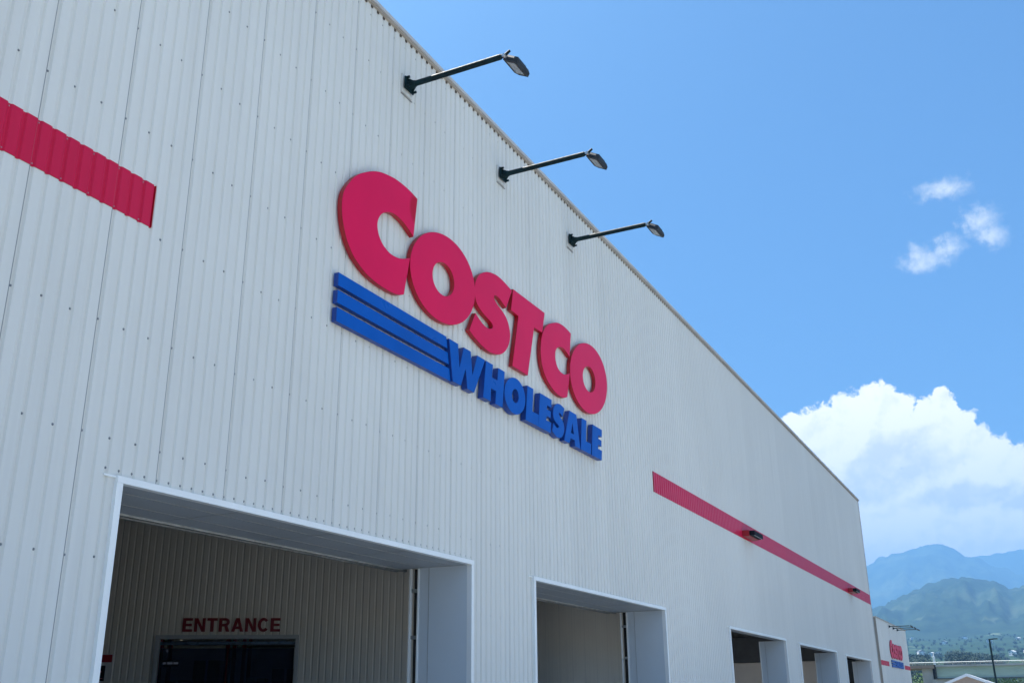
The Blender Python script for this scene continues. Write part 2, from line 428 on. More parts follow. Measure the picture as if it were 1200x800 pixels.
# inner lining behind the front wall (dark back of the sheet with girts)
mb = MB()
prev = XL
for (a, b, t) in DOORS + [(XR, XR, 0)]:
    if b - a > 0:
        mb.box(prev, a - .13, 6.32, 6.36, .12, ZT - .3); mb.box(a - .129, b + .129, 6.32, 6.36, t + .34, ZT - .3); prev = b + .13
    else: mb.box(prev, XR - .05, 6.32, 6.36, .12, ZT - .3)
mb.build('inner_lining', M_CEIL, bld)

# angled entrance wall, then a wall parallel to the front
P0 = Vector((16.50, 11.117)); DR = Vector((-.5403, .8415)); NR = Vector((-.8415, -.5403))
def ep(s, d, z):                     # s metres from the corner to the left, d behind the crest plane
    q = P0 + DR * s - NR * d; return (q.x, q.y, z)
def epr(s, d, z): return ep(s, d * .45, z)
EA, EB, ET = 1.585, 4.055, 2.79      # door opening
mb = MB(); corrugated(mb, -1.2, 9, .12, 8.4, epr, [(EA, EB, ET)], mi_dark=1)
for z in (3.4, 4.6, 5.8):
    for k in range(30): screw(mb, ep, .1 + k * .254, z, DEP, 2)
mb.build('entrance_wall', [M_WALL2, M_SEAM, M_SCREW], bld)
mb = MB(); corrugated(mb, 17.17, 31.5, .12, 8.4, lambda s, d, z: (s, 10.11 + d * .45, z), mi_dark=1); mb.build('inner_wall', [M_WALL2, M_SEAM], bld)
mb = MB()
for (s0, s1, z0, z1) in ((EA - .07, EB + .07, ET, ET + .07), (EA - .07, EA, .12, ET - .001), (EB, EB + .07, .12, ET - .001)):
    mb.box(s0, s1, -.03, .10, z0, z1, 0, fn=lambda p: ep(*p))
ed = mb.build('entrance_door', mat('grey_door_frame', (.42, .44, .44), .4), bld)
mb = MB()
for s0, s1 in ((EA + .02, (EA + EB) / 2 - .02), ((EA + EB) / 2 + .02, EB - .02)):
    mb.box(s0, s1, .04, .05, .14, ET - .16, 0, fn=lambda p: ep(*p))
gm = bpy.data.materials.new('tinted_glass'); gm.use_nodes = True
b_ = gm.node_tree.nodes['Principled BSDF']; b_.inputs['Base Color'].default_value = (.10, .13, .22, 1); b_.inputs['Roughness'].default_value = .03
b_.inputs['Transmission Weight'].default_value = .9; b_.inputs['IOR'].default_value = 1.1
mb.build('glass_pane', gm, ed)
mb = MB(); mb.box(EA + .01, EB - .01, .02, .08, ET - .10, ET - .05, 0, fn=lambda p: ep(*p))
mb.build('top_rail', mat('blue_grey_rail', (.10, .16, .24), .3, .4), ed)
# ceilings and beams
mb = MB(); mb.box(XL, 20, 6.37, 39.9, 8.5, 8.6); [mb.box(a, b, c, d, 5.3, 5.4) for (a, b, c, d) in ((20.2, 37.5, 6.37, 24), (42.5, XR - .1, 6.37, 24), (37.5, 42.5, 6.37, 10.6), (37.5, 42.5, 14.6, 24))]; mb.build('ceiling', M_CEIL, bld)  # ceiling hole goes with the added skylight, lets sun in near the partition
for x in (33, 36, 39, 41.5):
    mb = MB(); mb.box(x - .1, x + .1, 6.4, 23, 5.0, 5.02); mb.box(x - .1, x + .1, 6.4, 23, 4.66, 4.68); mb.box(x - .01, x + .01, 6.4, 23, 4.681, 4.999)
    mb.build('ceiling_beam', M_BEAM, bld)
for x in (8, 12, 3):
    mb = MB(); mb.box(x - .12, x + .12, 6.4, 30, 8.38, 8.4); mb.box(x - .12, x + .12, 6.4, 30, 8.0, 8.02); mb.box(x - .01, x + .01, 6.4, 30, 8.021, 8.379)
    mb.build('ceiling_beam', M_BEAM, bld)
mb = MB(); mb.box(43.75, 43.85, 7.12, 23, .12, 3.13); mb.build('end_partition', M_BEIGE, bld)
mb = MB(); mb.box(43.70, 43.9, 6.4, 23, 3.15, 4.15); mb.build('partition_header', M_CEIL, bld)
mb = MB(); mb.box(43.4, 43.7, 6.75, 7.08, .12, 3.12); mb.build('steel_column', M_BEAM, bld)

# dim store beyond the entrance door
def rack(s0, d0, n, label):
    q = ep(s0, d0, .12)
    r = empty('storage_rack', q, label, 'rack', 'racks inside the dark store')
    mb = MB()
    for k in range(n + 1):
        for dd in (0, .9): mb.box(s0 + k * 1.4, s0 + k * 1.4 + .08, d0 + dd, d0 + dd + .08, .12, 3.3, fn=lambda p: ep(*p))
    mb.build('upright', M_REDB, r)
    for z in (.5, 1.7, 2.9):
        mb = MB(); mb.box(s0, s0 + 1.4 * n + .08, d0 + .081, d0 + .899, z, z + .06, fn=lambda p: ep(*p)); mb.build('shelf', M_GALV, r)
    return r
rack(1.7, 4.2, 1, 'storage rack seen through the entrance door on the right side')
rack(3.3, 3.2, 1, 'storage rack seen through the entrance door on the left side')
cb = mat('carton', (.30, .22, .14), .8, 0, .12, 4); cb2 = mat('blue_carton', (.02, .10, .30), .5); cb3 = mat('yellow_carton', (.42, .38, .10), .6)
for (s0, d0, z0, z1, wd, mt_, lb) in ((1.9, 4.2, 1.763, 2.4, .6, cb, 'brown carton on the middle shelf of the right store rack'), (2.65, 4.2, 1.763, 2.2, .4, cb3, 'yellow carton on the middle shelf of the right store rack'),
                                (3.5, 3.25, 1.763, 2.55, .55, cb3, 'tall yellow carton on the left store rack'), (4.15, 3.3, 1.763, 2.15, .45, cb, 'brown carton on the left store rack')):
    mb = MB(); mb.box(s0, s0 + wd, d0 + .1, d0 + .75, z0, z1, 0, fn=lambda p: ep(*p)); mb.box(s0 + wd * .45, s0 + wd * .55, d0 + .097, d0 + .0995, z0, z1, 1, fn=lambda p: ep(*p))
    mb.build('carton', [mt_, M_CREAM], label=lb, cat='carton')
mb = MB(); mb.box(2.15, 2.55, 1.3, 1.7, .12, 2.05, 0, fn=lambda p: ep(*p)); mb.box(2.18, 2.52, 1.29, 1.2995, 1.2, 1.95, 1, fn=lambda p: ep(*p))
mb.build('display_stand', [cb2, mat('blue_poster', (.02, .22, .62), .4)], label='bright blue display stand just behind the entrance glass', cat='display stand')
lm = bpy.data.materials.new('lit_tube'); lm.use_nodes = True
e_ = lm.node_tree.nodes['Principled BSDF']; e_.inputs['Emission Color'].default_value = (1, .9, .7, 1); e_.inputs['Emission Strength'].default_value = .12
for (s, d, z, lb, ws) in ((4.85, 4.5, 2.78, 'small warm ceiling lamp glowing deep in the store, nearest the door head', .05), (4.78, 5.5, 3.05, 'small warm ceiling lamp glowing deep in the store, farther back', .05), (5.25, 6.5, 2.95, 'small warm lamp glowing at the far left of the store', .05)):
    mb = MB(); mb.box(s, s + ws, d, d + ws, z, z + .05, 0, fn=lambda p: ep(*p)); mb.box(s + .03, s + .05, d + .03, d + .05, z + .051, 8.4, 1, fn=lambda p: ep(*p))
    mb.build('store_lamp', [lm, M_DARK], label=lb, cat='lamp')
mb = MB()
for k, ww in ((0, .05), (.09, .10), (.22, .09)): mb.box(4.62 - k - ww, 4.62 - k, 3.0, 3.03, 2.46, 2.50, 0, fn=lambda p: ep(*p))
mb.box(4.3, 4.68, 3.031, 3.06, 2.42, 2.54, 1, fn=lambda p: ep(*p))
mb.box(4.5, 4.52, 3.035, 3.055, 2.541, 8.4, 1, fn=lambda p: ep(*p))
mb.build('lit_sign', [lm, M_BLACK], label='small lit hanging sign with pale marks inside the store', cat='sign')

# ------------------------------------------------------------ outlines to solid letters
def smooth_path(pts, corners, n=5):
    """closed path, Catmull-Rom between points, sharp at corner indices"""
    out = []; L = len(pts)
    for i in range(L):
        p1, p2 = Vector(pts[i]), Vector(pts[(i + 1) % L])
        p0 = Vector(pts[i - 1]) if i not in corners else p1 * 2 - p2 if False else p1
        p3 = Vector(pts[(i + 2) % L]) if (i + 1) % L not in corners else p2
        if i in corners and (i + 1) % L in corners:
            out.append(tuple(p1)); continue
        for k in range(n):
            t = k / n
            out.append(tuple(.5 * ((2 * p1) + (p2 - p0) * t + (2 * p0 - 5 * p1 + 4 * p2 - p3) * t * t + (3 * p1 - p0 - 3 * p2 + p3) * t ** 3)))
    return out
def ellipse(cx, cz, a, b, ang, n=56):
    c, s = math.cos(ang), math.sin(ang)
    return [(cx + a * math.cos(t) * c - b * math.sin(t) * s, cz + a * math.cos(t) * s + b * math.sin(t) * c) for t in [2 * math.pi * k / n for k in range(n)]]
def solid(name, loops, mp, thick, mats, parent, bev=.004):
    """loops: outline + holes in (x, z); mp(x, out, z) -> world, out measured towards the viewer"""
    cu = bpy.data.curves.new('tmp', 'CURVE'); cu.dimensions = '2D'; cu.fill_mode = 'BOTH'; cu.extrude = thick / 2 - bev
    cu.bevel_depth = bev; cu.bevel_resolution = 1; cu.offset = -bev
    for lp in loops:
        sp = cu.splines.new('POLY'); sp.points.add(len(lp) - 1)
        for q, (x, z) in zip(sp.points, lp): q.co = (x, z, 0, 1)
        sp.use_cyclic_u = True
    ob = bpy.data.objects.new('tmp', cu); COL.objects.link(ob)
    dg = bpy.context.evaluated_depsgraph_get(); me = bpy.data.meshes.new_from_object(ob.evaluated_get(dg))
    bpy.data.objects.remove(ob); bpy.data.curves.remove(cu)
    o0 = wloc(parent) if parent else Vector((0, 0, 0))
    me.materials.clear()
    for mt in mats: me.materials.append(mt)
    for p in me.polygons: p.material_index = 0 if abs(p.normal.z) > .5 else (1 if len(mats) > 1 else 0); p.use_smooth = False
    for v in me.vertices: v.co = Vector(mp(v.co.x, thick / 2 + v.co.z, v.co.y)) - o0
    me.update(); me.name = name
    o = bpy.data.objects.new(name, me); COL.objects.link(o); o.parent = parent
    return o

sign = empty('store_sign', (7.775, 6, 5.31), 'giant red and blue two-line store sign fixed high on the nearest wall', 'sign')
def back(y0): return lambda x, o, z: (x, y0 - o, z)
C1 = [(9.26,7.40),(9.09,7.43),(8.93,7.44),(8.76,7.435),(8.61,7.41),(8.45,7.37),(8.31,7.31),(8.19,7.24),(8.07,7.16),(7.97,7.07),(7.90,6.985),(7.84,6.90),(7.79,6.80),(7.77,6.70),(7.77,6.61),(7.785,6.51),(7.81,6.43),(7.845,6.35),(7.89,6.27),(7.95,6.20),(8.02,6.135),(8.10,6.09),(8.19,6.05),(8.28,6.02),(8.39,6.0),(8.52,5.987),(8.65,5.985),(8.78,5.99),(8.91,6.01),(9.02,6.055),
      (9.13,6.56),(9.00,6.50),(8.90,6.465),(8.80,6.45),(8.71,6.45),(8.63,6.47),(8.56,6.50),(8.50,6.55),(8.46,6.61),(8.44,6.68),(8.445,6.74),(8.47,6.80),(8.51,6.855),(8.57,6.905),(8.66,6.95),(8.77,6.975),(8.88,6.97),(9.00,6.945),(9.11,6.90),(9.19,6.86)]
YB = 5.982; TR, TB = .062, .085
L = [('red_letter', [smooth_path(C1, {0, 29, 30, 49})])]
L.append(('red_letter', [ellipse(9.925, 6.60, .806, .585, .262), ellipse(9.905, 6.585, .268, .216, .32)]))
S1 = [(11.80,7.13),(11.70,7.15),(11.56,7.175),(11.40,7.19),(11.25,7.18),(11.08,7.14),(10.93,7.07),(10.81,6.98),(10.74,6.88),(10.71,6.78),(10.71,6.69),(10.75,6.59),(10.84,6.525),(10.97,6.48),(11.11,6.45),(11.20,6.42),(11.215,6.38),(11.16,6.34),(11.05,6.32),(10.94,6.335),(10.84,6.37),(10.73,6.42),
      (10.57,6.13),(10.66,6.09),(10.79,6.05),(10.96,6.012),(11.11,6.0),(11.26,6.015),(11.42,6.055),(11.54,6.12),(11.64,6.21),(11.71,6.32),(11.735,6.44),(11.70,6.56),(11.62,6.655),(11.50,6.715),(11.38,6.75),(11.28,6.80),(11.255,6.84),(11.30,6.875),(11.41,6.87),(11.50,6.84),(11.62,6.80)]
L.append(('red_letter', [smooth_path(S1, {0, 21, 22, 42})]))
L.append(('red_letter', [[(11.84,7.17),(12.90,7.17),(12.80,6.82),(12.52,6.81),(12.28,6.0),(11.79,6.0),(12.00,6.81),(11.765,6.82)]]))
C2 = [(13.89,7.16),(13.78,7.18),(13.61,7.195),(13.41,7.18),(13.22,7.12),(13.04,7.035),(12.91,6.935),(12.82,6.825),(12.76,6.69),(12.735,6.53),(12.745,6.39),(12.79,6.27),(12.87,6.17),(13.00,6.085),(13.17,6.02),(13.35,5.99),(13.54,6.0),(13.68,6.05),
      (13.80,6.47),(13.69,6.42),(13.56,6.385),(13.42,6.395),(13.32,6.445),(13.265,6.53),(13.26,6.62),(13.29,6.70),(13.36,6.76),(13.46,6.80),(13.59,6.81),(13.70,6.785),(13.81,6.735)]
L.append(('red_letter', [smooth_path(C2, {0, 17, 18, 30})]))
L.append(('red_letter', [ellipse(14.60, 6.61, .812, .588, .31), ellipse(14.593, 6.592, .270, .215, .28)]))
for i, (n, lp) in enumerate(L):
    solid('red_letter', lp, back(YB - .001 * (i % 2)), TR, [M_RED, M_REDS], sign)
for (z0, z1) in ((5.705, 5.852), (5.512, 5.657), (5.307, 5.463)):
    f = lambda z: 10.0 + (5.83 - z) * .205
    solid('blue_bar', [[(7.777, z0), (f(z0), z0), (f(z1), z1), (7.777, z1)]], back(YB), TR, [M_BLUE, M_BLUES], sign)
SK = .145
def sh(pts): return [(x + (z - 5.31) * SK, z) for x, z in pts]
z0, z1 = 5.31, 5.832
B = []
B.append([[(10.022,z1),(10.244,z1),(10.285,5.53),(10.39,z1),(10.569,z1),(10.617,5.53),(10.742,z1),(10.956,z1),(10.665,z0),(10.485,z0),(10.443,5.56),(10.325,z0),(10.122,z0)]])
B.append([sh([(10.9,z0),(11.11,z0),(11.09,5.49),(11.235,5.49),(11.235,z0),(11.447,z0),(11.44,z1),(11.25,z1),(11.25,5.65),(11.10,5.65),(11.10,z1),(10.905,z1)])])
B.append([sh(ellipse(11.785, 5.572, .318, .262, .0, 40)), sh(ellipse(11.795, 5.575, .098, .100, .0, 28))])
B.append([sh([(12.141,z0),(12.555,z0),(12.550,5.49),(12.345,5.49),(12.335,z1),(12.140,z1)])])
def EE(x): return [sh([(x,z0),(x+.42,z0),(x+.42,5.475),(x+.255,5.475),(x+.255,5.54),(x+.395,5.54),(x+.395,5.645),(x+.255,5.645),(x+.255,5.705),(x+.405,5.705),(x+.405,z1),(x,z1)])]
B.append(EE(12.555))
sx = [(13.022 + (x - 10.571) / 1.234 * .475, 5.302 + (z - 6.0) / 1.19 * .540) for x, z in S1]
B.append([smooth_path(sx, {0, 21, 22, 42}, 3)])
B.append([[(13.688,z1),(13.955,z1),(14.07,z0),(13.865,z0),(13.858,5.40),(13.705,5.40),(13.655,z0),(13.458,z0)], [(13.724,5.49),(13.790,5.66),(13.835,5.49)]])
B.append([sh([(14.09,z0),(14.50,z0),(14.495,5.49),(14.29,5.49),(14.285,z1),(14.09,z1)])])
B.append(EE(14.535))
for i, lp in enumerate(B): solid('blue_letter', lp, back(YB - .0005 * (i % 2)), TB, [M_BLUE, M_BLUES], sign)

# ENTRANCE lettering on the angled wall
def ring_arc(cx, cz, a, b, t0, t1, n=14): return [(cx + a * math.cos(math.radians(t0 + (t1 - t0) * k / n)), cz + b * math.sin(math.radians(t0 + (t1 - t0) * k / n))) for k in range(n + 1)]
G = {}
G['E'] = (.74, [[(0,0),(.74,0),(.74,.19),(.24,.19),(.24,.41),(.68,.41),(.68,.59),(.24,.59),(.24,.81),(.73,.81),(.73,1),(0,1)]])
G['N'] = (.82, [[(0,0),(.22,0),(.22,.66),(.57,0),(.82,0),(.82,1),(.60,1),(.60,.36),(.25,1),(0,1)]])
G['T'] = (.76, [[(.26,0),(.50,0),(.50,.81),(.76,.81),(.76,1),(0,1),(0,.81),(.26,.81)]])
G['R'] = (.82, [[(0,0),(.24,0),(.24,.39),(.42,.39),(.55,0),(.81,0),(.65,.44)] + ring_arc(.50,.715,.29,.285,-50,90,8) + [(0,1)], [(.24,.58),(.24,.82),(.46,.82)] + ring_arc(.46,.70,.11,.12,80,-80,6) + [(.46,.58)]])
G['A'] = (.90, [[(0,0),(.24,0),(.30,.20),(.60,.20),(.66,0),(.90,0),(.58,1),(.32,1)], [(.36,.38),(.45,.72),(.54,.38)]])
G['C'] = (.84, [ring_arc(.43,.5,.43,.52,38,322,22) + ring_arc(.43,.5,.20,.32,318,42,18)])
es = empty('entrance_lettering', ep(2.6, 0, 2.92), 'dark red capital letters reading entrance above the glass door', 'sign')
word = 'ENTRANCE'; H_ = .245; tot = sum(G[c][0] for c in word); gap = .13
unit = 1.785 / (tot + gap * 7); pos = 0.0
SL = 3.665                              # left end of the word, metres from the corner
for c in word:
    wd_, loops = G[c]
    lp = [[(pos + x * unit, 2.918 + z * H_) for x, z in q] for q in loops]
    solid('letter', lp, lambda x, o, z: ep(SL - x, -.002 - o, z), .03, [M_TEXT], es, .002)
    pos += (wd_ + gap) * unit
# notice board at the left
nb = empty('notice_board', ep(4.9, 0, 2.2), 'white notice board with red header and black panel left of the entrance', 'sign')
sR = 4.975 - 0.0
sR = 4.84
mb = MB(); mb.box(sR, sR + 1.0, -.03, -.002, 1.75, 2.532, 0, fn=lambda p: ep(*p)); mb.build('board', M_WHITEB, nb)
mb = MB(); mb.box(sR + .02, sR + .98, -.034, -.0305, 2.385, 2.515, 0, fn=lambda p: ep(*p)); mb.build('red_header', M_REDB, nb)
mb = MB(); mb.box(sR + .12, sR + .98, -.034, -.0305, 2.06, 2.33, 0, fn=lambda p: ep(*p)); mb.build('black_panel', M_BLACK, nb)
mb = MB()
for k in range(6):
    a = k * math.pi / 3; mb.tube(ep(sR + .235 + .035 * math.cos(a), -.0345, 2.22 + .035 * math.sin(a)), ep(sR + .235 + .035 * math.cos(a), -.037, 2.22 + .035 * math.sin(a)), .022, n=10)
mb.box(sR + .15, sR + .33, -.036, -.0342, 2.10, 2.11, 0, fn=lambda p: ep(*p))
mb.build('emblem', M_PINK, nb)

# ------------------------------------------------------------ flood lamps on arms
lmp = empty('wall_floodlight', (9.05, 6, 8.91), 'dark green floodlight on a long arm, nearest of three above the big sign', 'floodlight', 'floodlights on arms above the big sign')
X, Z = 9.05, 8.905
mb = MB(); mb.box(X - .12, X + .12, 5.982, 5.998, Z - .14, Z + .12, bev=.004); mb.box(X - .12, X + .13, 5.985, 5.9985, Z - .165, Z - .157, 1)
mb.build('backing_plate', [M_CREAM, M_SEAM], lmp)
mb = MB(); mb.box(X - .10, X + .10, 5.945, 5.9645, Z - .085, Z + .085, bev=.003)
for sx_ in (-1, 1):
    for sz_ in (-1, 1): mb.tube((X + sx_ * .08, 5.9645, Z + sz_ * .065), (X + sx_ * .08, 5.90, Z + sz_ * .065), .017, n=8)
mb.tube((X, 5.944, Z), (X, 5.86, Z), .055, .043, 16)
for an in range(4):
    a = math.pi / 4 + an * math.pi / 2; c, s = math.cos(a), math.sin(a)
    mb.poly([(X + .03 * c, 5.944, Z + .03 * s), (X + .11 * c, 5.944, Z + .09 * s), (X + .035 * c, 5.86, Z + .035 * s)])
mb.build('bracket', M_LAMP, lmp)
mb = MB(); mb.tube((X, 5.90, Z), (X, 4.66, Z - .005), .036, .036, 20); mb.tube((X, 4.66, Z - .005), (X, 4.60, Z), .028, .024, 16); mb.tube((X, 4.615, Z - .01), (X, 4.535, Z + .045), .022, .016, 12)
mb.build('arm', M_LAMP, lmp, smooth=False)
# head: hangs from the arm end, long side parallel to the wall, tipped back towards the sign
A0 = Vector((X + .015, 4.645, Z - .03)); ex = Vector((1, 0, 0)); eo = Vector((0, -.155, -.085)).normalized(); en = ex.cross(eo).normalized()
if en.z < 0: en = -en
def hp(p): q = A0 + ex * p[0] + eo * p[1] + en * p[2]; return tuple(q)
mb = MB()
LN, WD, TH = .36, .20, .075
ch = .03
base = [(0, .012), (.012, 0), (LN - .04, 0), (LN, .05), (LN, WD - .015), (LN - .015, WD), (.03, WD), (0, WD - .05)]
top = [(x * .86 + .02, y * .82 + .014) for x, y in base]
i = len(base)
for k in range(i):
    a, b2 = base[k], base[(k + 1) % i]; c, d = top[k], top[(k + 1) % i]
    mb.quad(hp((a[0], a[1], 0)), hp((b2[0], b2[1], 0)), hp((b2[0], b2[1], TH * .55)), hp((a[0], a[1], TH * .55)))
    mb.quad(hp((a[0], a[1], TH * .55)), hp((b2[0], b2[1], TH * .55)), hp((d[0], d[1], TH)), hp((c[0], c[1], TH)))
mb.poly([hp((x, y, TH)) for x, y in top]); mb.poly([hp((x, y, 0)) for x, y in base])
for k in range(9): mb.box(.05 + k * .025, .056 + k * .025, .03, WD - .03, TH, TH + .014, fn=hp)
hd = mb.build('lamp_head', M_LAMPB, lmp)
mb = MB(); mb.box(.05, LN - .05, .04, WD - .04, -.004, -.0005, fn=hp); mb.build('lens', M_LENS, hd)
for k in range(3): 
    pass
mb = MB(); mb.tube((X - .03, 4.615, Z - .01), (X + .035, 4.60, Z - .012), .024, n=12); mb.build('swivel', mat('bright_swivel', (.4, .42, .42), .3, .7), lmp)
for xx, lb in ((11.607, 'dark green floodlight on a long arm, middle of three above the big sign'), (14.122, 'dark green floodlight on a long arm, farthest of three above the big sign')):
    c = copy_tree(lmp); c.location = (xx, 6, 8.91); c['label'] = lb

# small red wall lights sitting on the stripe
def wall_light(x, label):
    o = empty('wall_light', (x, 6, 5.35), label, 'wall light', 'red wall lights on the stripe')
    mb = MB(); mb.box(x, x + .9, 5.83, 5.99, 5.335, 5.48, bev=.012); mb.build('housing', M_REDB, o)
    mb = MB(); mb.box(x + .03, x + .87, 5.70, 5.8295, 5.355, 5.465, bev=.006); mb.build('front_hood', M_BLACK, o)
    mb = MB(); mb.box(x + .08, x + .82, 5.71, 5.73, 5.350, 5.3545); mb.build('diffuser', M_GALV, o)
    return o
wall_light(24.15, 'red and black wall light on the red stripe, the nearer one')
wall_light(39.05, 'red and black wall light near the far end of the red stripe')

# ------------------------------------------------------------ second block far down the lot
YB2, X2, X3 = 14.7, 111.3, 136.0
b2 = empty('warehouse_wing', (X2, YB2, 0), 'distant pale warehouse wing with smaller red and blue sign, beyond the near wall', 'building')
fp2 = lambda s, d, z: (s, YB2 + d, z)
mb = MB(); corrugated(mb, X2, X3, 0, 9.6, fp2); mb.build('front_wall', M_WALL, b2)
mb = MB(); mb.quad((X2, YB2, 0), (X2, 40, 0), (X2, 40, 9.6), (X2, YB2, 9.6)); mb.quad((X3, YB2, 0), (X3, 40, 0), (X3, 40, 9.6), (X3, YB2, 9.6)); mb.quad((X2, 40, 0), (X3, 40, 0), (X3, 40, 9.6), (X2, 40, 9.6))
mb.quad((X2, YB2 + .05, 9.5), (X3, YB2 + .05, 9.5), (X3, 40, 9.5), (X2, 40, 9.5)); mb.build('side_wall', M_BROWN, b2)
mb = MB(); mb.box(X2 - .05, X3 + .05, YB2 - .06, YB2 + .3, 9.6, 9.72); mb.box(X2 - .3, X2 - .01, YB2 + .0, YB2 + .3, 0, 9.6, 1); mb.build('roof_cap', [M_CAP, M_BROWN], b2)
stripe(X2, 117.35, 5.0, 5.48, YB2, b2, fp2); stripe(130.65, X3, 5.0, 5.46, YB2, b2, fp2)
s2 = copy_tree(sign); s2.location = (119.1, YB2, 4.98); s2.scale = (1.335, 1.335, 1.335)
s2['label'] = 'small far copy of the red and blue store sign on the distant wing'
for k, xx in enumerate((120.6, 124.0, 127.4)):
    c = copy_tree(lmp); c.location = (xx, YB2, 9.25); c.scale = (1.6, 1.6, 1.3); c['group'] = 'far floodlights on the distant wing'
    c['label'] = ['nearest tiny floodlight arm on top of the distant wing', 'middle tiny floodlight arm on top of the distant wing', 'farthest tiny floodlight arm on top of the distant wing'][k]

# ------------------------------------------------------------ car park things
def shelter(x, y, zp, hw, ze, label):
    o = empty('gabled_shelter', (x, y, 0), label, 'shelter', 'white gabled shelters in the lot')
    for sg in (-1, 1):
        mb = MB(); ye = y + sg * hw
        P = [(x, y, zp), (x, ye, ze), (x + 6, ye, ze), (x + 6, y, zp)]; t = .17
        mb.poly(P); mb.poly([(a, b, c - t) for a, b, c in reversed(P)])
        mb.quad(P[0], P[1], (x, ye, ze - t), (x, y, zp - t)); mb.quad(P[3], P[2], (x + 6, ye, ze - t), (x + 6, y, zp - t)); mb.quad(P[1], P[2], (x + 6, ye, ze - t), (x, ye, ze - t))
        mb.build('roof_panel', mat('white_roofing', (.8, .82, .84), .4), o)
    k = (zp - ze) / hw
    mb = MB(); mb.poly([(x + .35, y, zp - .18), (x + .35, y + hw - .3, ze + .3 * k - .18), (x + .35, y + hw - .3, 1.9), (x + .35, y - hw + .3, 1.9), (x + .35, y - hw + .3, ze + .3 * k - .18)])
    mb.box(x + .36, x + .40, y - hw + .3, y + hw - .3, 1.85, 1.9); mb.build('gable_panel', mat('tan_board', (.42, .34, .29), .7), o)
    for dx in (.4, 5.6):
        for sg in (-1, 1):
            mb = MB(); mb.box(x + dx, x + dx + .1, y + sg * (hw - .35) - .05, y + sg * (hw - .35) + .05, 0, 1.95); mb.build('post', M_TRIM, o)
    return o
shelter(75, 4.72, 3.22, 3.0, 2.05, 'white gabled shelter with tan gable in front of the bridge, left of the lamp post')
shelter(75, -1.15, 3.25, 3.0, 2.05, 'white gabled shelter cut off by the right edge of the view')

lp = empty('lamp_post', (88, 3.53, 0), 'tall thin dark lamp post with a short arm standing before the bridge', 'lamp post')
mb = MB(); mb.tube((88, 3.53, .0), (88, 3.53, 5.95), .085, .07, 12); mb.tube((88, 3.53, 0), (88, 3.53, .08), .16, n=12); mb.build('pole', M_LAMP, lp)
mb = MB(); mb.tube((88, 3.56, 5.93), (88, 3.2, 5.97), .05, n=8); mb.box(87.9, 88.1, 2.95, 3.3, 5.93, 6.0, bev=.01); mb.build('lamp_arm', M_LAMP, lp)

# elevated road on piers
br = empty('elevated_bridge', (182, 0, 0), 'pale green girder bridge with railing crossing behind the shelters', 'bridge')
M_GIRD = mat('pale_green_paint', (.34, .44, .38), .55, 0, .10, .35, stretch=(1, .6, 4))
M_PIER = mat('pier_concrete', (.36, .36, .36), .85, 0, .12, .5)
BX, YE = 180, 15.6
mb = MB(); mb.box(BX, BX + .15, -180, YE, 4.85, 6.55)
for k in range(36): mb.box(BX - .06, BX - .001, YE - .6 - k * 5.4, YE - .5 - k * 5.4, 4.87, 6.5)
mb.box(BX - .25, BX + .4, -180, YE, 4.72, 4.849, 1); mb.build('girder', [M_GIRD, M_BEAM], br)
mb = MB(); mb.box(BX - .45, BX + 9, -180, YE, 6.56, 6.85); mb.build('deck', M_PIER, br)
mb = MB(); mb.box(BX - .35, BX + 9, YE + .25, 60, 6.35, 6.85); mb.build('approach_deck', mat('brown_concrete', (.25, .19, .15), .85, 0, .1, .6), br)
mb = MB(); mb.box(BX - .3, BX + 9, YE + .001, YE + .249, 4.8, 6.9); mb.build('expansion_joint', M_DARK, br)
mb = MB(); mb.tube((BX - .3, -180, 7.25), (BX - .3, 60, 7.25), .045, n=6); mb.tube((BX - .3, -180, 7.05), (BX - .3, 60, 7.05), .03, n=6, mi=1)
for k in range(120):
    y = 59 - k * 2; mb.box(BX - .36, BX - .24, y, y + .09, 6.86, 7.25, 1)
mb.build('railing', [M_TRIM, M_CAP], br)
for y in (14.9, -16, -48, -80):
    mb = MB(); mb.box(BX + .5, BX + 8, y - .9, y + .9, 0, 4.0); mb.box(BX + .2, BX + 8.4, y - 1.6, y + 1.6, 4.0, 4.71); mb.build('pier', M_PIER, br)
mb = MB(); mb.box(BX + .5, BX + 8, YE + .6, YE + 2.2, 0, 6.34); mb.build('pier', M_PIER, br)
mb = MB(); mb.box(BX + .5, BX + 8, 40, 41.5, 0, 6.34); mb.build('pier', M_PIER, br)

def marker(x, y, z0, h, label, wide=.25):
    o = empty('white_mast', (x, y, z0), label, 'mast', 'white masts behind the bridge')
    mb = MB(); mb.tube((x, y, z0), (x, y, z0 + h), .06, n=8); mb.build('pole', M_TRIM, o)
    mb = MB(); mb.box(x - .08, x + .08, y - wide, y + wide, z0 + h * .62, z0 + h * .95, bev=.02); mb.build('panel', M_TRIM, o)
marker(196, 17.1, 0, 9.2, 'white mast with a small panel rising behind the bridge near its joint', .18)
marker(200, 22.1, 0, 9.0, 'thin white mast beside the distant wing corner', .14)

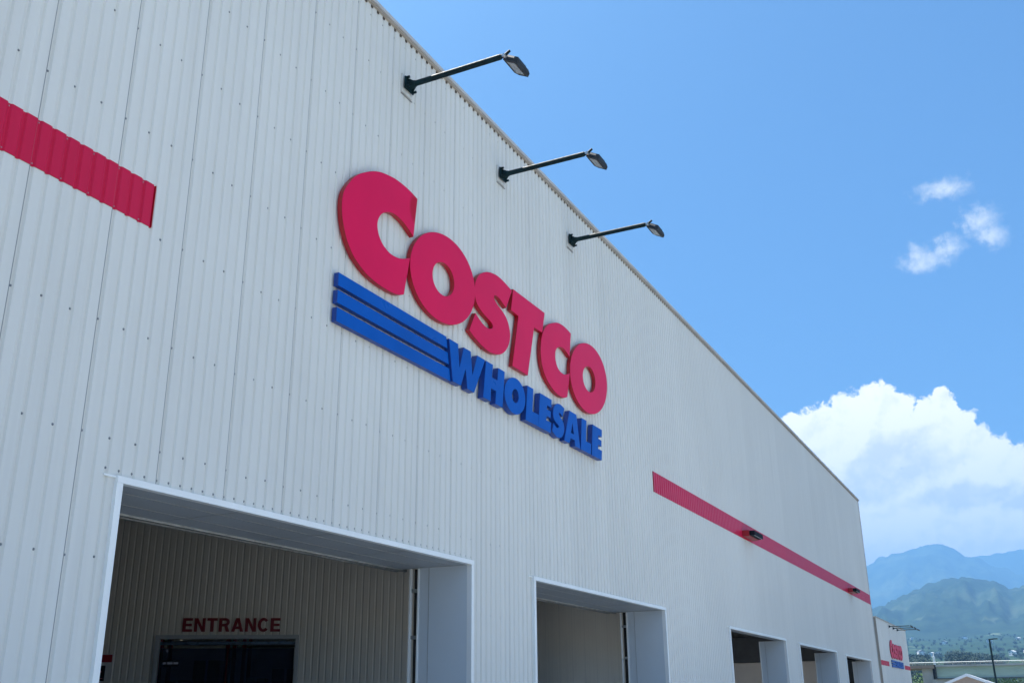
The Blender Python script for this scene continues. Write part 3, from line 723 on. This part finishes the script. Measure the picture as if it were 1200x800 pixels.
# ------------------------------------------------------------ land: valley side, ridges
def interp(tab, x):
    if x <= tab[0][0]: return tab[0][1]
    for (a, va), (b, vb) in zip(tab, tab[1:]):
        if x <= b: t = (x - a) / (b - a); return va + (vb - va) * t
    return tab[-1][1]
def land(name, rs, azs, hfun, mt, kind='structure'):
    mb = MB()
    for r in rs:
        for a in azs: mb.v.append((r * math.cos(R_(a)), -r * math.sin(R_(a)), hfun(r, a)))
    n = len(azs)
    for i in range(len(rs) - 1):
        for j in range(n - 1):
            mb.f.append((i * n + j, i * n + j + 1, (i + 1) * n + j + 1, (i + 1) * n + j)); mb.m.append(0)
    return mb.build(name, mt, smooth=True, kind=kind)
def forest_mat(name, dark, light, field, sc=.012):
    mt = bpy.data.materials.new(name); mt.use_nodes = True
    M = NT(mt.node_tree); b = M.n['Principled BSDF']; co = M.node('ShaderNodeTexCoord').outputs['Object']
    n = M.noise(co, sc, 8, .7); n2 = M.noise(co, sc * .18, 5, .6); n3 = M.noise(co, sc * .5, 4, .5, 1.0)
    c = M.mix(M.maprange(n, .38, .62), tuple(dark) + (1,), tuple(light) + (1,))
    c = M.mix(M.maprange(n2, .52, .60), c, M.mix(M.maprange(n, .4, .6), tuple(light) + (1,), tuple(field) + (1,)))
    c = M.mix(M.maprange(n3, .66, .70), c, tuple(field) + (1,))
    M.put(b.inputs['Base Color'], c); b.inputs['Roughness'].default_value = 1.0; b.inputs['Specular IOR Level'].default_value = .05
    return mt
def fr(p, o=6, h=.9): return noise.fractal(Vector(p), h, 2.0, o)
def rid(p, o=6): return noise.ridged_multi_fractal(Vector(p), .9, 2.1, o, 1.0, 2.0)
AZ = [-26 + .16 * k for k in range(300)]
# foothills
def h_foot(r, a):
    e = interp([(240, 0), (420, .35), (700, 1.25), (1000, 1.75), (1500, 2.15), (2200, 2.7), (3000, 3.2)], r)
    e += .22 * fr((r * .0012, a * .3, 0)) * min(1, (r - 240) / 500) + .05 * fr((r * .01, a * 2, 4), 3)
    return max(-.5 if r < 300 else 0, math.tan(R_(e)) * r + (1.6 if r > 300 else 0)) + (.0)
rs = [240 * (3100 / 240) ** (k / 90) for k in range(91)]
land('valley_fields', rs, AZ, h_foot, forest_mat('valley_green', (.014, .032, .018), (.030, .056, .028), (.11, .14, .085), .016))
FR = [(-26, 3.2), (-12, 3.6), (-9, 4.1), (-7.5, 4.54), (-6.39, 5.01), (-5.71, 5.41), (-4.86, 5.63), (-3.8, 5.87), (-2.96, 6.02), (-2.39, 5.88), (-1.63, 5.63), (-.91, 5.25), (-.31, 5.36), (1.0, 5.6), (3, 5.2), (8, 4.5), (22, 4)]
def h_front(r, a):
    t = (r - 2700) / 1500; crest = math.tan(R_(interp(FR, a))) * 4200
    base = math.tan(R_(3.05)) * 2700
    prof = base * (1 - t) + crest * t if t <= 1 else crest * max(0, 1 - (t - 1) * 1.6)
    k = math.sin(min(1, max(0, t)) * math.pi)
    return prof + k * k * 34 * (rid((a * .6, r * .0011, 2)) - 1.0) * (1 if t < .8 else max(0, 1 - (t - .8) * 5)) + 14 * fr((a * 2.2, r * .004, 9), 4) * min(1, max(0, t) * 3)
rs = [2650 + 40 * k for k in range(64)]
land('front_hill', rs, AZ, h_front, forest_mat('hill_forest', (.012, .026, .018), (.028, .050, .028), (.055, .078, .048), .014))
BK = [(-26, 5.0), (-12, 5.6), (-9, 6.3), (-7.66, 6.72), (-6.97, 7.12), (-6.09, 7.34), (-5.01, 7.55), (-4.15, 7.72), (-3.74, 7.67), (-2.99, 7.19), (-2.06, 6.70), (-1.33, 6.32), (-.2, 5.95), (2, 5.0), (8, 4.2), (22, 3.6)]
def h_back(r, a):
    t = (r - 6300) / 3400; crest = math.tan(R_(interp(BK, a))) * 9700
    prof = crest * (t ** .9 if t > 0 else 0) if t <= 1 else crest * max(0, 1 - (t - 1) * 2)
    k = math.sin(min(1, max(0, t)) * math.pi)
    return prof + k * 120 * (rid((a * .35, r * .0005, 5)) - 1.0) * (1 if t < .8 else max(0, 1 - (t - .8) * 5)) + 26 * fr((a * 2.0, r * .002, 3), 5)
rs = [6300 + 90 * k for k in range(50)]
land('back_mountain', rs, AZ, h_back, forest_mat('mountain_forest', (.012, .030, .020), (.045, .075, .038), (.10, .13, .07), .006))
FF = [(-26, 3), (-6, 6.0), (-3.26, 6.75), (-2.01, 7.0), (-1.01, 7.06), (-.02, 7.15), (3, 7.6), (8, 7.2), (22, 6)]
def h_far(r, a):
    t = (r - 9500) / 1900; crest = math.tan(R_(interp(FF, a))) * 11400
    return crest * max(0, t if t <= 1 else 1 - (t - 1)) + 20 * fr((a * 1.5, r * .002, 7), 4)
land('far_mountain', [9500 + 110 * k for k in range(26)], AZ, h_far, forest_mat('far_forest', (.020, .042, .022), (.04, .07, .035), (.06, .09, .05), .003))

# ------------------------------------------------------------ trees and houses in the valley
def leaf_mat(name, a, b):
    mt = bpy.data.materials.new(name); mt.use_nodes = True
    M = NT(mt.node_tree); p = M.n['Principled BSDF']; co = M.node('ShaderNodeTexCoord').outputs['Object']
    M.put(p.inputs['Base Color'], M.mix(M.maprange(M.noise(co, 1.2, 4), .35, .65), tuple(a) + (1,), tuple(b) + (1,)))
    p.inputs['Roughness'].default_value = .9; return mt
LM = [leaf_mat('leaf_dark', (.010, .028, .014), (.028, .055, .026)), leaf_mat('leaf_green', (.04, .09, .025), (.09, .16, .045)), leaf_mat('leaf_blue', (.010, .030, .022), (.024, .052, .034))]
M_BARK = mat('bark', (.09, .065, .045), .9)
def tree_proto(i, h, w, mt):
    rnd = random.Random(i); t = empty('broadleaf_tree', (0, 0, 0))
    mb = MB(); mb.tube((0, 0, -1), (0, 0, h * .6), h * .03, h * .012, 8)
    for k in range(5):
        a = rnd.uniform(0, 6.28); z = h * rnd.uniform(.3, .5); mb.tube((0, 0, z), (w * .35 * math.cos(a), w * .35 * math.sin(a), z + h * .22), h * .012, h * .005, 5)
    mb.build('trunk', M_BARK, t)
    mb = MB(); clumps = [(rnd.uniform(-.34, .34) * w, rnd.uniform(-.34, .34) * w, h * rnd.uniform(.36, .86), w * rnd.uniform(.13, .24)) for _ in range(17)]
    for (cx, cy, cz, r) in clumps:
        for _ in range(60):
            d = Vector((rnd.gauss(0, 1), rnd.gauss(0, 1), rnd.gauss(0, .8))).normalized() * r * rnd.uniform(.55, 1.08)
            c = Vector((cx, cy, cz)) + d; s = h * rnd.uniform(.018, .038)
            u = Vector((rnd.uniform(-1, 1), rnd.uniform(-1, 1), rnd.uniform(-1, 1))).normalized(); v = u.orthogonal().normalized() * s; u = u * s
            mb.quad(c - u, c - v * .7, c + u, c + v * .7)
    mb.build('crown', mt, t); return t
protos = [tree_proto(1, 9, 8, LM[0]), tree_proto(2, 7.5, 8.5, LM[1]), tree_proto(3, 10, 7, LM[2])]
used = [False] * 3
def put_tree(k, r, a, s, label, group):
    if used[k]: t = copy_tree(protos[k])
    else: t = protos[k]; used[k] = True
    z = h_foot(r, a) if r > 240 else 0
    t.location = (r * math.cos(R_(a)), -r * math.sin(R_(a)), z - .1); t.scale = (s * random.uniform(.9, 1.15), s * random.uniform(.9, 1.15), s)
    t.rotation_euler = (0, 0, random.uniform(0, 6.28)); t['label'] = label; t['category'] = 'tree'; t['group'] = group
rt_ = random.Random(11)
def woodland(name, n, rr, ar, sr, ks, label):
    mb = MB(); mts = LM + [M_BARK]
    for _ in range(n):
        k = rt_.choice(ks); r_, a = rt_.uniform(*rr), rt_.uniform(*ar); sc = rt_.uniform(*sr); rz = rt_.uniform(0, 6.28); c, s_ = math.cos(rz), math.sin(rz)
        ox, oy, oz = r_ * math.cos(R_(a)), -r_ * math.sin(R_(a)), h_foot(r_, a) - .3 - 2.6 * sc
        for ch in children(protos[k]):
            me = ch.data; i = len(mb.v)
            for v in me.vertices: x, y, z = v.co; mb.v.append((ox + (x * c - y * s_) * sc, oy + (x * s_ + y * c) * sc, oz + z * sc))
            for p in me.polygons: mb.f.append(tuple(i + q for q in p.vertices)); mb.m.append(k if ch.name.startswith('crown') else 3)
    o = mb.build(name, mts, kind='stuff'); o['label'] = label
woodland('woodland', 60, (560, 800), (-6.5, -5.35), (1.1, 1.7), (0, 2), 'blue green wood beside the distant wing')
woodland('woodland', 100, (600, 900), (-4.15, -2.1), (1.1, 1.7), (0, 2, 2), 'wide blue green wood above the middle of the bridge')
woodland('scrub', 120, (380, 700), (-5.5, 1.2), (.35, .8), (0, 1, 2), 'low mixed bushes on the slope just above the bridge')
woodland('scrub', 300, (1000, 2600), (-7, 1.5), (.5, .85), (0, 2, 2), 'scattered far trees over the valley slope')
for (r, a, s, lb) in ((212, -5.75, .75, 'bright green bush under the left approach of the bridge'), (215, -5.25, .9, 'tall bright green bush beside the left bridge pier'), (225, -4.3, .8, 'green bush under the girder left of the gabled shelter'),
                  (230, -3.95, .7, 'low green bush directly behind the gabled shelter'), (222, -1.75, .85, 'dark green bush under the girder right of the lamp post'), (228, -1.2, .6, 'small green bush under the girder near the right edge')):
    put_tree(1, r, a, s, lb, 'bushes behind the bridge piers')
for k in (0, 2):
    for c in list(children(protos[k])): bpy.data.objects.remove(c)
    bpy.data.objects.remove(protos[k])

def house_proto(i, wx, wy, h, wall, roof):
    o = empty('village_house', (0, 0, 0)); 
    mb = MB(); mb.box(-wx / 2, wx / 2, -wy / 2, wy / 2, -2, h); wl = mb.build('wall', wall, o)
    mb = MB(); k = h + wy * .22
    mb.poly([(-wx / 2 - .4, -wy / 2 - .4, h), (wx / 2 + .4, -wy / 2 - .4, h), (wx / 2 + .4, 0, k), (-wx / 2 - .4, 0, k)])
    mb.poly([(-wx / 2 - .4, wy / 2 + .4, h), (wx / 2 + .4, wy / 2 + .4, h), (wx / 2 + .4, 0, k), (-wx / 2 - .4, 0, k)])
    for sx in (-1, 1): mb.poly([(sx * wx / 2, -wy / 2, h), (sx * wx / 2, wy / 2, h), (sx * wx / 2, 0, k)])
    mb.build('roof', roof, o)
    mb = MB()
    for q in (-.3, .3):
        mb.box(-wx / 2 - .03, -wx / 2, q * wy - .7, q * wy + .7, .9, 2.1)
        if h > 4.5: mb.box(-wx / 2 - .03, -wx / 2, q * wy - .7, q * wy + .7, 3.7, 4.9)
    mb.build('window', M_BLACK, o)
    return o
hw_ = mat('house_white', (.75, .75, .74), .7); hc = mat('house_cream', (.55, .50, .42), .7); rg = mat('grey_tiles', (.16, .17, .19), .6); rb = mat('silver_roof', (.62, .64, .66), .5)
hp_ = [house_proto(1, 9, 12, 5.6, hw_, rg), house_proto(2, 12, 9, 3.2, hc, rb), house_proto(3, 8, 8, 5.6, hw_, rb)]
hu = [False] * 3
for n_, (k, r, a, lb) in enumerate(((2, 1575, -5.05, 'small white house at the top of the green field'), (0, 1645, -5.55, 'pale house left of the green field'), (1, 1680, -4.75, 'low pale shed right above the green field'), (0, 2187, -4.4, 'tiny white house high behind the tree clump'),
        (2, 1435, -1.35, 'bright white house on the right slope'), (1, 1505, -.7, 'low pale building at the right edge of the slope'), (0, 2012, -2.3, 'tiny pale house above the wide clump'), (1, 2275, -1.0, 'tiny low house high on the right slope'), (0, 2450, -3.4, 'tiny white house near the foot of the hill'), (2, 2625, -5.9, 'tiny white house far left near the foot of the hill'), (1, 1837, .1, 'low pale building farthest to the right'))):
    o = copy_tree(hp_[k]) if hu[k] else hp_[k]; hu[k] = True
    o.scale = (.8, .8, .8); o.location = (r * math.cos(R_(a)), -r * math.sin(R_(a)), h_foot(r, a) + .3); o.rotation_euler = (0, 0, random.uniform(-.5, .5))
    o['label'] = lb; o['category'] = 'house'; o['group'] = 'village houses on the valley slope'

# ------------------------------------------------------------ haze
hm = bpy.data.materials.new('haze_air'); hm.use_nodes = True
hm.node_tree.nodes.clear()
pv = hm.node_tree.nodes.new('ShaderNodeVolumePrincipled'); ho = hm.node_tree.nodes.new('ShaderNodeOutputMaterial')
pv.inputs['Color'].default_value = (.18, .39, .70, 1); pv.inputs['Density'].default_value = 1.9e-4; pv.inputs['Anisotropy'].default_value = 0.0
hm.node_tree.links.new(pv.outputs[0], ho.inputs['Volume'])
mb = MB(); mb.box(-12500, 12500, -12500, 12500, -60, 1520)
mb.build('haze', hm, kind='stuff')
